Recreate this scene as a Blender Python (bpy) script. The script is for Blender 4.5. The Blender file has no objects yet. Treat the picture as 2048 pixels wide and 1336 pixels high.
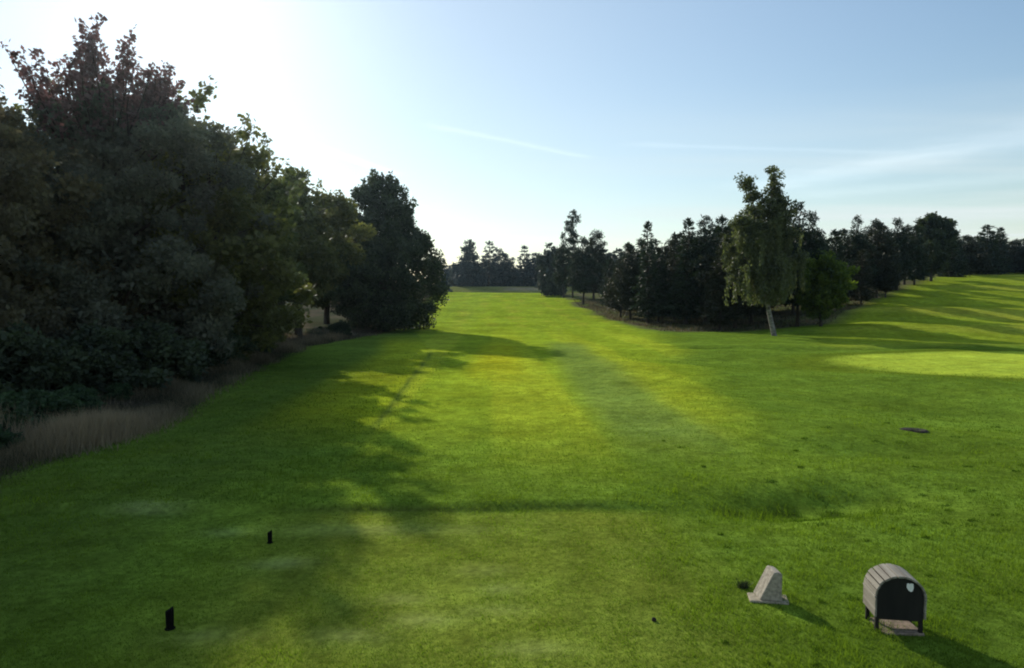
import bpy, math, random
import numpy as np
from mathutils import Vector

C = bpy.context.scene.collection
PI = math.pi
sc = bpy.context.scene
CAM_H = 3.7
PITCH = math.atan(68 / 1365.33)          # camera looks down about 2.9 degrees
F = 1365.33
cp, sp = math.cos(PITCH), math.sin(PITCH)

# ------------------------------------------------------------------ terrain
def sstep(a, b, x):
    t = np.clip((x - a) / (b - a), 0, 1)
    return t * t * (3 - 2 * t)

_r = np.random.default_rng(7)
_waves = [(_r.uniform(0, 2 * PI), _r.uniform(.16, .55), _r.uniform(0, 2 * PI)) for _ in range(9)]
_fine = [(_r.uniform(0, 2 * PI), _r.uniform(.9, 2.4), _r.uniform(0, 2 * PI)) for _ in range(10)]

def waves(x, y, W):
    s = 0
    for a, k, p in W:
        s = s + np.sin((x * math.cos(a) + y * math.sin(a)) * k + p)
    return s / math.sqrt(len(W))

def height(x, y):
    x = np.asarray(x, float); y = np.asarray(y, float)
    q = x / np.maximum(y, 1)
    r = sstep(.30, .58, q) * sstep(40, 70, y)
    # fairway climbs gently to a ridge, the field on the right climbs faster
    yy = np.clip(y - 75, 0, 135)
    fair = .045 * yy * sstep(70, 110, y) ** .5
    roll = (.32 * np.sin(y * .17 + .03 * x) + .2 * np.sin(y * .09 - .05 * x + 1)) * sstep(84, 105, y) * (1 - sstep(190, 225, y))
    dip = -1.0 * np.exp(-((y - 228) / 12) ** 2)
    far = 2.8 * sstep(232, 262, y)
    left = fair + roll + dip + far
    ry = np.clip(y - 58, 0, 130)
    right = .088 * ry * sstep(56, 95, y) ** .5 + .8 * sstep(180, 260, y)
    right = right + .25 * np.sin(y * .42 + x * .05) * sstep(55, 75, y) * (1 - sstep(130, 200, y))
    z = left * (1 - r) + right * r
    # low swell of the rough in the foreground
    ampl = .030 + .105 * sstep(-1, 7, x) * sstep(11, 18, y) * (1 - sstep(45, 75, y))
    z = z + ampl * waves(x, y, _waves) * (1 - sstep(90, 140, y))
    z = z + (.010 + .016 * sstep(1, 5, x)) * waves(x, y, _fine) * (1 - sstep(28, 60, y)) * sstep(11.5, 14, y + 6 * sstep(1, 4, x))
    z = z + .05 * waves(x * .45, y * .45, _fine) * sstep(14, 22, y) * (1 - sstep(70, 110, y)) * (.35 + .65 * sstep(0, 6, x))
    # back edge of the tee: a low lip of turf
    n = .035 * np.sin(x * 1.3) + .02 * np.sin(x * 3.1 + 1) + .03 * (x + 1)
    lip = sstep(11.78 + n, 12.0 + n, y) * (1 - sstep(12.6, 17, y))
    z = z + .10 * lip * sstep(-14, -8, x) * (1 - sstep(1.6, 3.2, x))
    # broken hollow right of the middle
    hx, hy = (x - 5.6) / 2.2, (y - 12.6 - .25 * (x - 5.6)) / 1.0
    z = z - .40 * np.exp(-(hx ** 2 + hy ** 2) * 1.3)
    hx, hy = (x - 9.6) / 2.6, (y - 16.6) / 1.0
    z = z - .16 * np.exp(-(hx ** 2 + hy ** 2))
    # shallow swales across the rough before the birch
    z = z - .60 * np.exp(-(((x - 14.5) / 4.0) ** 2 + ((y - 53) / 1.9) ** 2)) - .35 * np.exp(-(((x - 27) / 7) ** 2 + ((y - 52.5) / 1.6) ** 2))
    # the putting green is a nearly level shelf
    g = np.exp(-(((x - 32) / 13) ** 2 + ((y - 39) / 11) ** 2) ** 2)
    z = z * (1 - .85 * g) + .10 * g
    # rough bank on the left
    z = z + .5 * sstep(0, 7, -(x - edge_left(y)) - 1) * sstep(8, 20, y)
    return z

_ey = np.array([-40, 0, 8, 14, 19, 34, 56, 78, 100, 200, 400])
_ex = np.array([-9.5, -10.2, -10.6, -10.7, -10.6, -14, -16.6, -13.5, -13.5, -23, -45])
def edge_left(y):
    return np.interp(y, _ey, _ex)

def hgt(x, y):
    return float(height(x, y))

# --------------------------------------------- survey helper: bearing + range -> place
def spot(px, d, py=600):
    """ground point at distance d (m) along the bearing seen at photo column px"""
    u = (px - 1024) / F; v = (668 - py) / F
    x = d * u / (cp + v * sp)
    return x, d, hgt(x, d)

def rise(py, d):
    """world height seen at photo row py at distance d"""
    v = (668 - py) / F
    return CAM_H + d * (v * cp - sp) / (cp + v * sp)

def on_ground(px, py):
    u = (px - 1024) / F; v = (668 - py) / F
    dx, dy, dz = u, cp + v * sp, -sp + v * cp
    t = 1.0
    while t < 600:
        if CAM_H + dz * t <= hgt(dx * t, dy * t): break
        t += .02 + t * .001
    return dx * t, dy * t, hgt(dx * t, dy * t)

# ------------------------------------------------------------------ scene helpers
def tag(o, label=None, cat=None, group=None, kind=None):
    if label: o['label'] = label
    if cat: o['category'] = cat
    if group: o['group'] = group
    if kind: o['kind'] = kind
    return o

def empty(name, loc, rz=0, scale=(1, 1, 1)):
    o = bpy.data.objects.new(name, None); C.objects.link(o)
    o.empty_display_size = .3
    o.location = loc; o.rotation_euler = (0, 0, rz); o.scale = scale
    return o

def link(name, me, parent=None):
    o = bpy.data.objects.new(name, me); C.objects.link(o)
    if parent: o.parent = parent
    return o

def mesh_from(name, V, faces, m, smooth=False):
    me = bpy.data.meshes.new(name)
    me.from_pydata([tuple(v) for v in V], [], [tuple(f) for f in faces])
    me.materials.append(m)
    if smooth:
        me.polygons.foreach_set('use_smooth', np.ones(len(me.polygons), bool))
    me.update()
    return me

def poly_mesh(name, Q, m, tint=None):
    """Q: (n, k, 3) array of n separate k-gons"""
    n, k, _ = Q.shape
    me = bpy.data.meshes.new(name)
    me.vertices.add(n * k); me.vertices.foreach_set('co', Q.reshape(-1).astype(np.float32))
    me.loops.add(n * k); me.loops.foreach_set('vertex_index', np.arange(n * k, dtype=np.int32))
    me.polygons.add(n); me.polygons.foreach_set('loop_start', np.arange(0, n * k, k, dtype=np.int32))
    me.polygons.foreach_set('loop_total', np.full(n, k, np.int32))
    me.materials.append(m)
    if tint is not None:
        a = me.attributes.new('tint', 'FLOAT', 'FACE'); a.data.foreach_set('value', tint.astype(np.float32))
    me.update(calc_edges=True)
    return me

class Tubes:
    def __init__(s): s.V = []; s.F = []
    def add(s, pts, rad, n=7):
        pts = [Vector(p) for p in pts]; b = len(s.V)
        for i, p in enumerate(pts):
            d = (pts[min(i + 1, len(pts) - 1)] - pts[max(i - 1, 0)]).normalized()
            a = d.cross(Vector((.3, .9, .1))).normalized(); c = d.cross(a)
            for k in range(n):
                t = 2 * PI * k / n
                s.V.append(p + (a * math.cos(t) + c * math.sin(t)) * rad[i])
        for i in range(len(pts) - 1):
            for k in range(n):
                s.F.append((b + i * n + k, b + i * n + (k + 1) % n, b + (i + 1) * n + (k + 1) % n, b + (i + 1) * n + k))
        s.F.append(tuple(b + (len(pts) - 1) * n + k for k in range(n)))
    def mesh(s, name, m): return mesh_from(name, s.V, s.F, m, True)

# ------------------------------------------------------------------ materials
def new_mat(name):
    m = bpy.data.materials.new(name); m.use_nodes = True
    nt = m.node_tree; nt.nodes.clear()
    return m, nt, nt.nodes.new

def L(nt, a, b): nt.links.new(a, b)

def foliage(name, dark, light, trans=.35, tcol=None, rough=.6, spec=.25):
    m, nt, N = new_mat(name)
    at = N('ShaderNodeAttribute'); at.attribute_name = 'tint'
    mix = N('ShaderNodeMix'); mix.data_type = 'RGBA'
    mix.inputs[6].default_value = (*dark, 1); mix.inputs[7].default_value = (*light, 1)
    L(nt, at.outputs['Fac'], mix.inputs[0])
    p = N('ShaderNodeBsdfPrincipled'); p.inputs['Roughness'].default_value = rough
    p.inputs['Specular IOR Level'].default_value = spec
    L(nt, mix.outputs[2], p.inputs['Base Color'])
    tr = N('ShaderNodeBsdfTranslucent')
    tm = N('ShaderNodeMix'); tm.data_type = 'RGBA'; tm.blend_type = 'MULTIPLY'; tm.inputs[0].default_value = 1
    L(nt, mix.outputs[2], tm.inputs[6]); tm.inputs[7].default_value = (*(tcol or (1.5, 1.5, .6)), 1)
    L(nt, tm.outputs[2], tr.inputs['Color'])
    ms = N('ShaderNodeMixShader'); ms.inputs[0].default_value = trans
    L(nt, p.outputs[0], ms.inputs[1]); L(nt, tr.outputs[0], ms.inputs[2])
    o = N('ShaderNodeOutputMaterial'); L(nt, ms.outputs[0], o.inputs[0])
    return m

def solid(name, c1, c2, scale=20, rough=.85, bump=.3, stretch=(1, 1, 1), dist=.02, detail=6, spec=.3):
    m, nt, N = new_mat(name)
    tc = N('ShaderNodeTexCoord'); mp = N('ShaderNodeMapping'); mp.inputs['Scale'].default_value = stretch
    L(nt, tc.outputs['Object'], mp.inputs[0])
    no = N('ShaderNodeTexNoise'); no.inputs['Scale'].default_value = scale; no.inputs['Detail'].default_value = detail
    L(nt, mp.outputs[0], no.inputs['Vector'])
    cr = N('ShaderNodeValToRGB'); cr.color_ramp.elements[0].position = .3; cr.color_ramp.elements[1].position = .7
    cr.color_ramp.elements[0].color = (*c1, 1); cr.color_ramp.elements[1].color = (*c2, 1)
    L(nt, no.outputs['Fac'], cr.inputs[0])
    p = N('ShaderNodeBsdfPrincipled'); p.inputs['Roughness'].default_value = rough
    p.inputs['Specular IOR Level'].default_value = spec
    L(nt, cr.outputs[0], p.inputs['Base Color'])
    b = N('ShaderNodeBump'); b.inputs['Strength'].default_value = bump; b.inputs['Distance'].default_value = dist
    L(nt, no.outputs['Fac'], b.inputs['Height']); L(nt, b.outputs[0], p.inputs['Normal'])
    o = N('ShaderNodeOutputMaterial'); L(nt, p.outputs[0], o.inputs[0])
    return m

def ground_mat():
    m, nt, N = new_mat('turf')
    at = N('ShaderNodeAttribute'); at.attribute_name = 'zone'
    tc = N('ShaderNodeTexCoord')
    def noise(scale, detail=4, rough=.6, stretch=None):
        n = N('ShaderNodeTexNoise'); n.inputs['Scale'].default_value = scale
        n.inputs['Detail'].default_value = detail; n.inputs['Roughness'].default_value = rough
        if stretch:
            mp = N('ShaderNodeMapping'); mp.inputs['Scale'].default_value = stretch
            L(nt, tc.outputs['Object'], mp.inputs[0]); L(nt, mp.outputs[0], n.inputs['Vector'])
        else:
            L(nt, tc.outputs['Object'], n.inputs['Vector'])
        return n
    def rng(n, lo, hi):
        r = N('ShaderNodeMapRange'); r.inputs[1].default_value = .3; r.inputs[2].default_value = .7
        r.inputs[3].default_value = lo; r.inputs[4].default_value = hi
        L(nt, n.outputs['Fac'], r.inputs[0]); return r
    a = rng(noise(.22, 3), .76, 1.24)
    b = rng(noise(1.6, 5, .65), .70, 1.30)
    c = rng(noise(9, 6, .7), .62, 1.38)
    m1 = N('ShaderNodeMath'); m1.operation = 'MULTIPLY'; L(nt, a.outputs[0], m1.inputs[0]); L(nt, b.outputs[0], m1.inputs[1])
    m2 = N('ShaderNodeMath'); m2.operation = 'MULTIPLY'; L(nt, m1.outputs[0], m2.inputs[0]); L(nt, c.outputs[0], m2.inputs[1])
    vm = N('ShaderNodeVectorMath'); vm.operation = 'SCALE'
    L(nt, at.outputs['Color'], vm.inputs[0]); L(nt, m2.outputs[0], vm.inputs['Scale'])
    # hue drift towards yellow
    hm = N('ShaderNodeMix'); hm.data_type = 'RGBA'; hm.blend_type = 'MULTIPLY'
    hr = rng(noise(.5, 4, .6), 0, .55)
    L(nt, hr.outputs[0], hm.inputs[0]); L(nt, vm.outputs[0], hm.inputs[6]); hm.inputs[7].default_value = (1.16, 1.0, .8, 1)
    p = N('ShaderNodeBsdfPrincipled'); p.inputs['Roughness'].default_value = .9
    p.inputs['Specular IOR Level'].default_value = .0
    L(nt, hm.outputs[2], p.inputs['Base Color'])
    b1 = N('ShaderNodeBump'); b1.inputs['Strength'].default_value = .6; b1.inputs['Distance'].default_value = .05
    L(nt, noise(2.2, 6, .7).outputs['Fac'], b1.inputs['Height'])
    b2 = N('ShaderNodeBump'); b2.inputs['Strength'].default_value = .7; b2.inputs['Distance'].default_value = .02
    L(nt, noise(22, 4, .7).outputs['Fac'], b2.inputs['Height']); L(nt, b1.outputs[0], b2.inputs['Normal'])
    L(nt, b2.outputs[0], p.inputs['Normal'])
    o = N('ShaderNodeOutputMaterial'); L(nt, p.outputs[0], o.inputs[0])
    return m

M = {}
M['turf'] = ground_mat()
M['bark'] = solid('dark_bark', (.025, .02, .016), (.06, .048, .038), 6, .9, .8, (1, 1, .25), .05)
M['birch_bark'] = solid('pale_birch_bark', (.05, .046, .042), (.27, .255, .235), 3.2, .8, .3, (1, 1, 1.8), .02)
M['wood'] = solid('weathered_wood', (.13, .115, .092), (.32, .295, .245), 9, .8, .5, (1, .12, 1), .006)
M['wood_dark'] = solid('dark_stained_wood', (.006, .006, .0055), (.016, .015, .013), 9, .75, .5, (1, 1, .15), .006)
M['stone'] = solid('grey_stone', (.19, .165, .13), (.40, .355, .285), 22, .9, .6, (1, 1, 1), .01)
M['slab'] = solid('worn_concrete', (.22, .19, .13), (.38, .33, .25), 16, .95, .6, (1, 1, 1), .012)
M['brick_slab'] = solid('reddish_paving', (.15, .115, .085), (.30, .23, .175), 16, .95, .6, (1, 1, 1), .012)
M['sticker'] = solid('white_plate', (.70, .70, .67), (.84, .84, .81), 6, .5, .05)
M['black'] = solid('black_paint', (.003, .003, .003), (.007, .007, .007), 30, .9, .2, (1, 1, 1), .004, 4, .05)
M['soil'] = solid('dark_soil', (.012, .010, .008), (.035, .028, .02), 18, .95, .9, (1, 1, 1), .03)
# foliage
M['rusty'] = foliage('dark_copper_leaf', (.072, .085, .066), (.150, .160, .115), .42, (1.3, 1.25, 1.0))
M['rusty2'] = foliage('wine_tinged_leaf', (.085, .085, .062), (.17, .165, .10), .42, (1.5, 1.2, .7))
M['wine'] = foliage('wine_red_leaf', (.07, .055, .052), (.17, .12, .112), .40, (1.4, .95, .95))
M['olive'] = foliage('olive_leaf', (.055, .065, .03), (.15, .16, .06), .42, (1.35, 1.35, .7))
M['green'] = foliage('mid_green_leaf', (.045, .06, .03), (.12, .145, .06), .42, (1.3, 1.35, .8))
M['deep'] = foliage('deep_green_leaf', (.018, .028, .02), (.06, .085, .045), .3)
M['birch'] = foliage('grey_green_birch_leaf', (.035, .045, .025), (.12, .14, .07), .42, (1.3, 1.35, .7))
M['needle'] = foliage('dark_needle', (.009, .018, .011), (.028, .048, .024), .15)
M['needle_brown'] = foliage('brownish_needle', (.014, .019, .011), (.038, .046, .024), .15)
M['bright'] = foliage('fresh_green_leaf', (.04, .07, .014), (.15, .21, .035), .48)
M['far'] = foliage('hazy_blue_needle', (.002, .012, .020), (.008, .030, .040), .15, (1, 1, 1))  # blue of the distance haze is mixed into the leaf colour
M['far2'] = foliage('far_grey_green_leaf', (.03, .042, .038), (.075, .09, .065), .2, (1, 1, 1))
M['nettle'] = foliage('cool_green_leaf', (.02, .042, .022), (.065, .115, .05), .3, (1.1, 1.3, .7))
M['straw'] = foliage('dry_straw', (.026, .030, .014), (.26, .215, .145), .35, (1.1, 1, .7))
M['blade'] = foliage('grass_blade', (.038, .080, .015), (.150, .222, .028), .45, (1.3, 1.4, .45), spec=0)

PATCH = [(965, 1140, .42, .22), (1000, 1178, .3, .18), (840, 1240, .55, .22), (990, 1222, .45, .16), (800, 1200, .4, .2),
                             (700, 1270, .5, .2), (900, 1060, .7, .22), (1060, 1300, .5, .18), (430, 1275, .5, .2), (455, 1065, .35, .2), (580, 1125, .45, .22), (300, 1015, .6, .25),
                             (740, 1060, 1.3, .35), (560, 1130, .5, .2)]
PATCH = [(*on_ground(px, py)[:2], rx, ry) for px, py, rx, ry in PATCH]
def patches(x, y):
    n2 = waves(x * .7 + 5, y * .7, _fine); n3 = waves(x * 5 + 2, y * 5, _fine); m = 0
    for gx, gy, rx, ry in PATCH:
        m = np.maximum(m, np.exp(-(((x - gx) / rx) ** 2 + ((y - gy) / ry) ** 2) * np.maximum(.5, 1.0 + .35 * n2 + .3 * n3)))
    return m

# ------------------------------------------------------------------ ground sheet
def build_ground():
    ys = [-40.0]
    while ys[-1] < 3500:
        y = ys[-1]
        ys.append(y + max(.14, abs(y - 5) * .012 if y > 5 else .14 + (5 - y) * .05))
    ys = np.array(ys)
    nu = 460
    w = np.linspace(-1, 1, nu)
    u = np.sign(w) * (1.05 * np.abs(w) + 2.2 * np.maximum(np.abs(w) - .82, 0) ** 2 * 30)
    Y, U = np.meshgrid(ys, u, indexing='ij')
    X = U * (12 + np.abs(Y) * .92)
    Z = height(X, Y)
    nr, nc = X.shape
    V = np.stack([X, Y, Z], -1).reshape(-1, 3)
    idx = np.arange(nr * nc).reshape(nr, nc)
    Fq = np.stack([idx[:-1, :-1], idx[:-1, 1:], idx[1:, 1:], idx[1:, :-1]], -1).reshape(-1, 4)
    me = bpy.data.meshes.new('ground')
    me.vertices.add(len(V)); me.vertices.foreach_set('co', V.astype(np.float32).reshape(-1))
    me.loops.add(Fq.size); me.loops.foreach_set('vertex_index', Fq.astype(np.int32).reshape(-1))
    me.polygons.add(len(Fq)); me.polygons.foreach_set('loop_start', np.arange(0, Fq.size, 4, dtype=np.int32))
    me.polygons.foreach_set('loop_total', np.full(len(Fq), 4, np.int32))
    me.polygons.foreach_set('use_smooth', np.ones(len(Fq), bool))
    me.update(calc_edges=True)
    x, y = V[:, 0], V[:, 1]
    n1 = waves(x, y, _waves); n2 = waves(x * .7 + 5, y * .7, _fine)
    rough = np.array([.112, .186, .022]); fair = np.array([.240, .335, .024]); semi = np.array([.32, .40, .018])
    col = np.tile(rough, (len(V), 1))
    def blend(mask, c):
        nonlocal col
        mask = np.clip(mask, 0, 1)[:, None]; col = col * (1 - mask) + np.asarray(c) * mask
    # fairway
    fl = np.interp(y, [10, 21, 48, 78, 200], [-3.4, -4.1, -5.7, -11, -21])
    fr = np.interp(y, [10, 30, 60, 78, 110, 200, 220], [4, 8, 14, 15, 13.5, 13.5, 13.5]) + .5 * n1
    fm = sstep(-.15, .15, x - fl) * (1 - sstep(-2.0, 2.0, x - fr)) * sstep(12, 24, y + n1) * (1 - sstep(205, 216, y))
    blend(fm * .9, fair)
    # mown stripes, slightly lighter and darker
    blend(fm * .6 * sstep(-.2, .2, np.sin((x + .03 * y) * 1.05)) * (1 - sstep(60, 90, y)), [.33, .40, .03])
    blend(fm * .55 * sstep(.3, 1.2, n2) * sstep(75, 95, y), [.32, .35, .04])
    # sun-bleached patch on the fairway and yellow semi-rough beside it
    blend(np.exp(-(((x + .9) / 1.5) ** 4 + ((y - 45) / 13) ** 4)) * .75, [.36, .385, .018])
    sm = (1 - sstep(-.12, .12, x - fl)) * sstep(-4.6, -2.4, x - fl) * sstep(16, 24, y) * (1 - sstep(55, 75, y))
    blend(sm * .8, semi)
    # dark cut line along the fairway edge
    blend(np.exp(-((x - fl) / .13) ** 2) * sstep(17, 22, y) * (1 - sstep(46, 54, y)) * .6, [.05, .09, .03])
    # dull strip of wetter grass down the right of the fairway
    dc = np.interp(y, [14, 19, 25, 40, 56, 70], [4.2, 4.2, 4.0, 4.2, 4.4, 4.4])
    blend(np.exp(-((x - dc) / (1.5 + .1 * n1)) ** 4) * sstep(14, 20, y) * (1 - sstep(52, 64, y)) * .7, [.13, .20, .05])
    # putting green
    g = ((x - 33.5) / 14.8) ** 2 + ((y - 39) / 9.3) ** 2 + .05 * n1
    blend(1 - sstep(.74, 1.18, g), [.32, .42, .045])
    blend((sstep(.95, 1.03, g)) * (1 - sstep(1.2, 1.6, g)) * .6, [.10, .14, .012])
    # field on the right
    q = x / np.maximum(y, 1)
    fld = sstep(.42, .5, q) * sstep(52, 60, y)
    blend(fld * .7, [.24, .31, .025])
    blend(fld * .6 * sstep(.2, 1.4, waves(x * .25, y, _waves)), [.33, .35, .05])
    # heath and bare ground beneath the trees
    hr = 36 + (y - 79) * .77
    hm = sstep(-1.5, 1.5, x - np.interp(y, [70, 82, 108, 200], [18, 17, 13.5, 13]) - n2) * (1 - sstep(-2, 3, x - hr)) * sstep(77.5, 80.5, y + .8 * n2)
    blend(hm, [.105, .10, .06]); blend(hm * .7 * sstep(-.5, .7, n2), [.075, .105, .028])
    hb = sstep(232, 240, y)
    blend(hb, [.15, .17, .045]); blend(hb * .5 * sstep(0, 1, n1), [.10, .12, .05])
    blend(np.exp(-((y - 250) / 5) ** 2) * sstep(-6, 0, x) * (1 - sstep(16, 22, x)), [.27, .24, .16])
    # rough under the left-hand wood
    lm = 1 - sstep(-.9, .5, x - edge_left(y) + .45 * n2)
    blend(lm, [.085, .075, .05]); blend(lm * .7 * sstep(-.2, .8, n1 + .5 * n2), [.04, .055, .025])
    col = col * (1 - .34 * (1 - sstep(-7, -3.5, x)) * (1 - sstep(30, 50, y)))[:, None] + np.array([0, 0, .006]) * (1 - sstep(-7, -3.5, x))[:, None]  # left side painted darker and bluer, deepening the wood's shadow in the colour
    n3p = waves(x * 5 + 2, y * 5, _fine)
    # pale patches on the tee
    blend(patches(x, y) * (.45 + .4 * sstep(-4.5, -2, x)) * (.8 + .3 * n2 + .2 * n3p), [.27, .35, .13])
    n3 = waves(x * 4, y * 4, _fine)
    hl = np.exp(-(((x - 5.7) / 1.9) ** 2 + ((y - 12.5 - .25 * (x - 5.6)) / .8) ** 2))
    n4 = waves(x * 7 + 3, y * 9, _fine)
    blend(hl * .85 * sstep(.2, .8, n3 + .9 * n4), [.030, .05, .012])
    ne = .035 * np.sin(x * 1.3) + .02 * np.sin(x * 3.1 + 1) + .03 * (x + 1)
    blend(np.exp(-((y - 11.84 - ne) / .10) ** 2) * sstep(-6, -3.5, x) * (1 - sstep(1.2, 2.4, x)) * (.55 + .4 * n2), [.045, .065, .016])  # dark line painted along the lip, standing in for its shaded face
    tee = sstep(-5, -2.5, x) * (1 - sstep(1.5, 3.5, x)) * (1 - sstep(11.5, 12.0, y))
    blend(tee * .7, [.165, .205, .030])
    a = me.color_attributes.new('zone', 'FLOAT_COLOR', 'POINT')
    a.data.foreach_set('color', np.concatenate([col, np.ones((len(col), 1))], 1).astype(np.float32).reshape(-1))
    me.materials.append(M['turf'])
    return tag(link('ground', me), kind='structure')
build_ground()

# ------------------------------------------------------------------ leaf and tree builders
def unit(a): return a / np.maximum(np.linalg.norm(a, axis=-1, keepdims=True), 1e-6)

def leaves(rng, P, length, width, up=.35, dirs=None):
    """rhombic leaves at points P"""
    n = len(P)
    a = rng.normal(size=(n, 3)) if dirs is None else dirs + rng.normal(size=(n, 3)) * .35
    a = unit(a); nrm = rng.normal(size=(n, 3)); nrm[:, 2] += up * 2
    b = unit(np.cross(a, nrm))
    l = (length * rng.uniform(.6, 1.35, n))[:, None]; w = (width * rng.uniform(.6, 1.3, n))[:, None]
    return np.stack([P, P + a * l * .45 + b * w * .5, P + a * l, P + a * l * .45 - b * w * .5], 1)

def lumpy(rng, k=7):
    W = [(rng.integers(1, 6), rng.uniform(1, 9), rng.uniform(0, 2 * PI)) for _ in range(k)]
    def f(ang, t):
        s = 0
        for m_, w, p in W: s = s + np.sin(m_ * ang + w * t + p)
        return s / k ** .5
    return f

def interp_profile(pts):
    t, r = zip(*pts)
    return lambda q: np.interp(q, t, r)

def clump_tree(name, seed, H, R, base, prof, nclump, per, leaf, lw, mleaf, mbark, crad=.16, trunk=.25, lean=(0, 0), inner=.3, flat=.75, spikes=0, shoots=0, mshoot=None, sbase=.66, srad=.62, lump=.22, trunk_top=.85, core=0, limbs=60, up=.35):
    rng = np.random.default_rng(seed); lf = lumpy(rng)
    pr = interp_profile(prof)
    # clump centres
    tt = np.linspace(0, 1, 200); wgt = np.where(pr(tt) < .07, 0, pr(tt)) ** 1.3; wgt /= wgt.sum()
    t = rng.choice(tt, nclump, p=wgt) + rng.uniform(-.004, .004, nclump)
    ang = rng.uniform(0, 2 * PI, nclump)
    frac = np.where(rng.random(nclump) < inner, rng.uniform(.1, .7, nclump), rng.uniform(.72, 1.05, nclump))
    rad = R * pr(t) * (1 + lump * lf(ang, t)) * frac
    z = H * (base + (1 - base) * t)
    lx, ly = lean
    cx = rad * np.cos(ang) + lx * z; cy = rad * np.sin(ang) + ly * z
    Cc = np.stack([cx, cy, z], 1)
    rc = R * crad * rng.uniform(.55, 1.35, nclump) * (.55 + .45 * np.minimum(1, pr(t) * 1.5))
    shade = rng.uniform(0, 1, nclump)
    npc = np.maximum(4, (per * (rc / (R * crad)) ** 2).astype(int))
    ci = np.repeat(np.arange(nclump), npc); n = len(ci)
    d = unit(rng.normal(size=(n, 3))); d[:, 2] *= flat
    lsz = rng.uniform(.75, 1.35, nclump)
    P = Cc[ci] + d * rc[ci][:, None] * (rng.random(n) ** .45)[:, None]
    P[:, 2] = np.maximum(P[:, 2], .05)
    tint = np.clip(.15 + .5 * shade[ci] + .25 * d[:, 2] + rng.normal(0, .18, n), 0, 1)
    Q = [leaves(rng, P, leaf * lsz[ci], lw * lsz[ci], up)]; T = [tint]; Q2 = []; T2 = []
    tb = Tubes()
    top = H * trunk_top
    zz = np.linspace(-.5, top, 9)
    wob = rng.normal(0, .012 * H, (9, 2)); wob[:2] = 0
    tp = [(lx * h + wob[i, 0], ly * h + wob[i, 1], h) for i, h in enumerate(zz)]
    tb.add(tp, [trunk * (1.25 if i == 0 else 1) * (1 - .9 * max(h, 0) / top) + .02 for i, h in enumerate(zz)], 9)
    tpa = np.array(tp)
    for i in rng.permutation(nclump)[:limbs]:
        dist = math.hypot(cx[i] - lx * z[i], cy[i] - ly * z[i])
        h0 = max(.12 * H, min(z[i] - dist * rng.uniform(.35, .8), top * .95))
        p0 = np.array([np.interp(h0, zz, tpa[:, 0]), np.interp(h0, zz, tpa[:, 1]), h0])
        p1 = Cc[i]; mid = (p0 + p1) / 2 + np.array([*rng.normal(0, .05 * R, 2), .08 * R])
        r0 = trunk * .34 * (1 - .6 * h0 / H)
        tb.add([p0, mid, p1], [r0, r0 * .6, r0 * .22], 5)
    # upright leafy shoots breaking the outline
    for s in range(spikes):
        a_ = rng.uniform(0, 2 * PI); tq = rng.uniform(.72, .97); r_ = R * pr(tq) * rng.uniform(.2, 1.0)
        z0 = H * (base + (1 - base) * tq)
        p0 = np.array([r_ * math.cos(a_) + lx * z0, r_ * math.sin(a_) + ly * z0, z0 - .3])
        ln = rng.uniform(.09, .17) * H * .62
        dv = unit(np.array([math.cos(a_) * .42 + rng.normal(0, .12), math.sin(a_) * .42 + rng.normal(0, .12), 1.0]))
        p1 = p0 + dv * ln
        tb.add([p0, (p0 + p1) / 2 + rng.normal(0, .05, 3), p1], [.035, .022, .008], 5)
        k = int(ln * 30)
        s_ = rng.random(k) ** .8
        nod = np.round(s_ * 7) / 7
        PP = p0 + dv * (ln * nod)[:, None] + rng.normal(0, .16, (k, 3))
        Q.append(leaves(rng, PP, leaf * 1.1, lw * 1.15, up)); T.append(np.clip(rng.normal(.55, .22, k), 0, 1))
    # tall thin leafy leaders making an open top
    for s in range(shoots):
        a_ = rng.uniform(0, 2 * PI); r_ = R * srad * math.sqrt(rng.random())
        z0 = H * sbase
        dv = unit(np.array([math.cos(a_) * r_ / R * .75 + rng.normal(0, .1), math.sin(a_) * r_ / R * .75 + rng.normal(0, .1), 1.0]))
        ln = (H * 1.0 - z0) * (1 - .55 * (r_ / R / srad) ** 1.5) * rng.uniform(.68, 1.1)
        p0 = np.array([r_ * math.cos(a_) * .8, r_ * math.sin(a_) * .8, z0]); p1 = p0 + dv * ln
        tb.add([p0, (p0 + p1) / 2 + rng.normal(0, .12, 3), p1], [.05, .03, .008], 5)
        for b_ in range(int(ln * 2.6)):
            q = p0 + dv * ln * (b_ + rng.random()) / (ln * 2.6)
            e = unit(rng.normal(size=3) + np.array([0, 0, .8])) * rng.uniform(.25, .8) * (1.15 - .7 * b_ / (ln * 2.6))
            tb.add([q, q + e], [.014, .006], 4)
            k = rng.integers(9, 18)
            PP = q + e * rng.uniform(.35, 1.1, k)[:, None] + rng.normal(0, .10, (k, 3))
            Q2.append(leaves(rng, PP, leaf * 1.15, lw * 1.3, up)); T2.append(np.clip(rng.normal(.6, .22, k), 0, 1))
        k = 10
        Q2.append(leaves(rng, p1 + rng.normal(0, .12, (k, 3)), leaf, lw * 1.1, up)); T2.append(np.clip(rng.normal(.6, .22, k), 0, 1))
    if core:
        # sparse inner leaves so that the middle of the crown is dense
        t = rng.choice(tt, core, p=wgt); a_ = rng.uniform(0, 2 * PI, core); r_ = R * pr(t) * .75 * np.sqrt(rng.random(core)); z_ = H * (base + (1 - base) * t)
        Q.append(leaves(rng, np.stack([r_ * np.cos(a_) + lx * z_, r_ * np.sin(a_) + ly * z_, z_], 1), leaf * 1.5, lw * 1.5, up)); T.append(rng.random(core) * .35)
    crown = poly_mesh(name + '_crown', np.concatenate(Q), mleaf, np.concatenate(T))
    out = [tb.mesh(name + '_trunk', mbark), crown]
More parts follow.
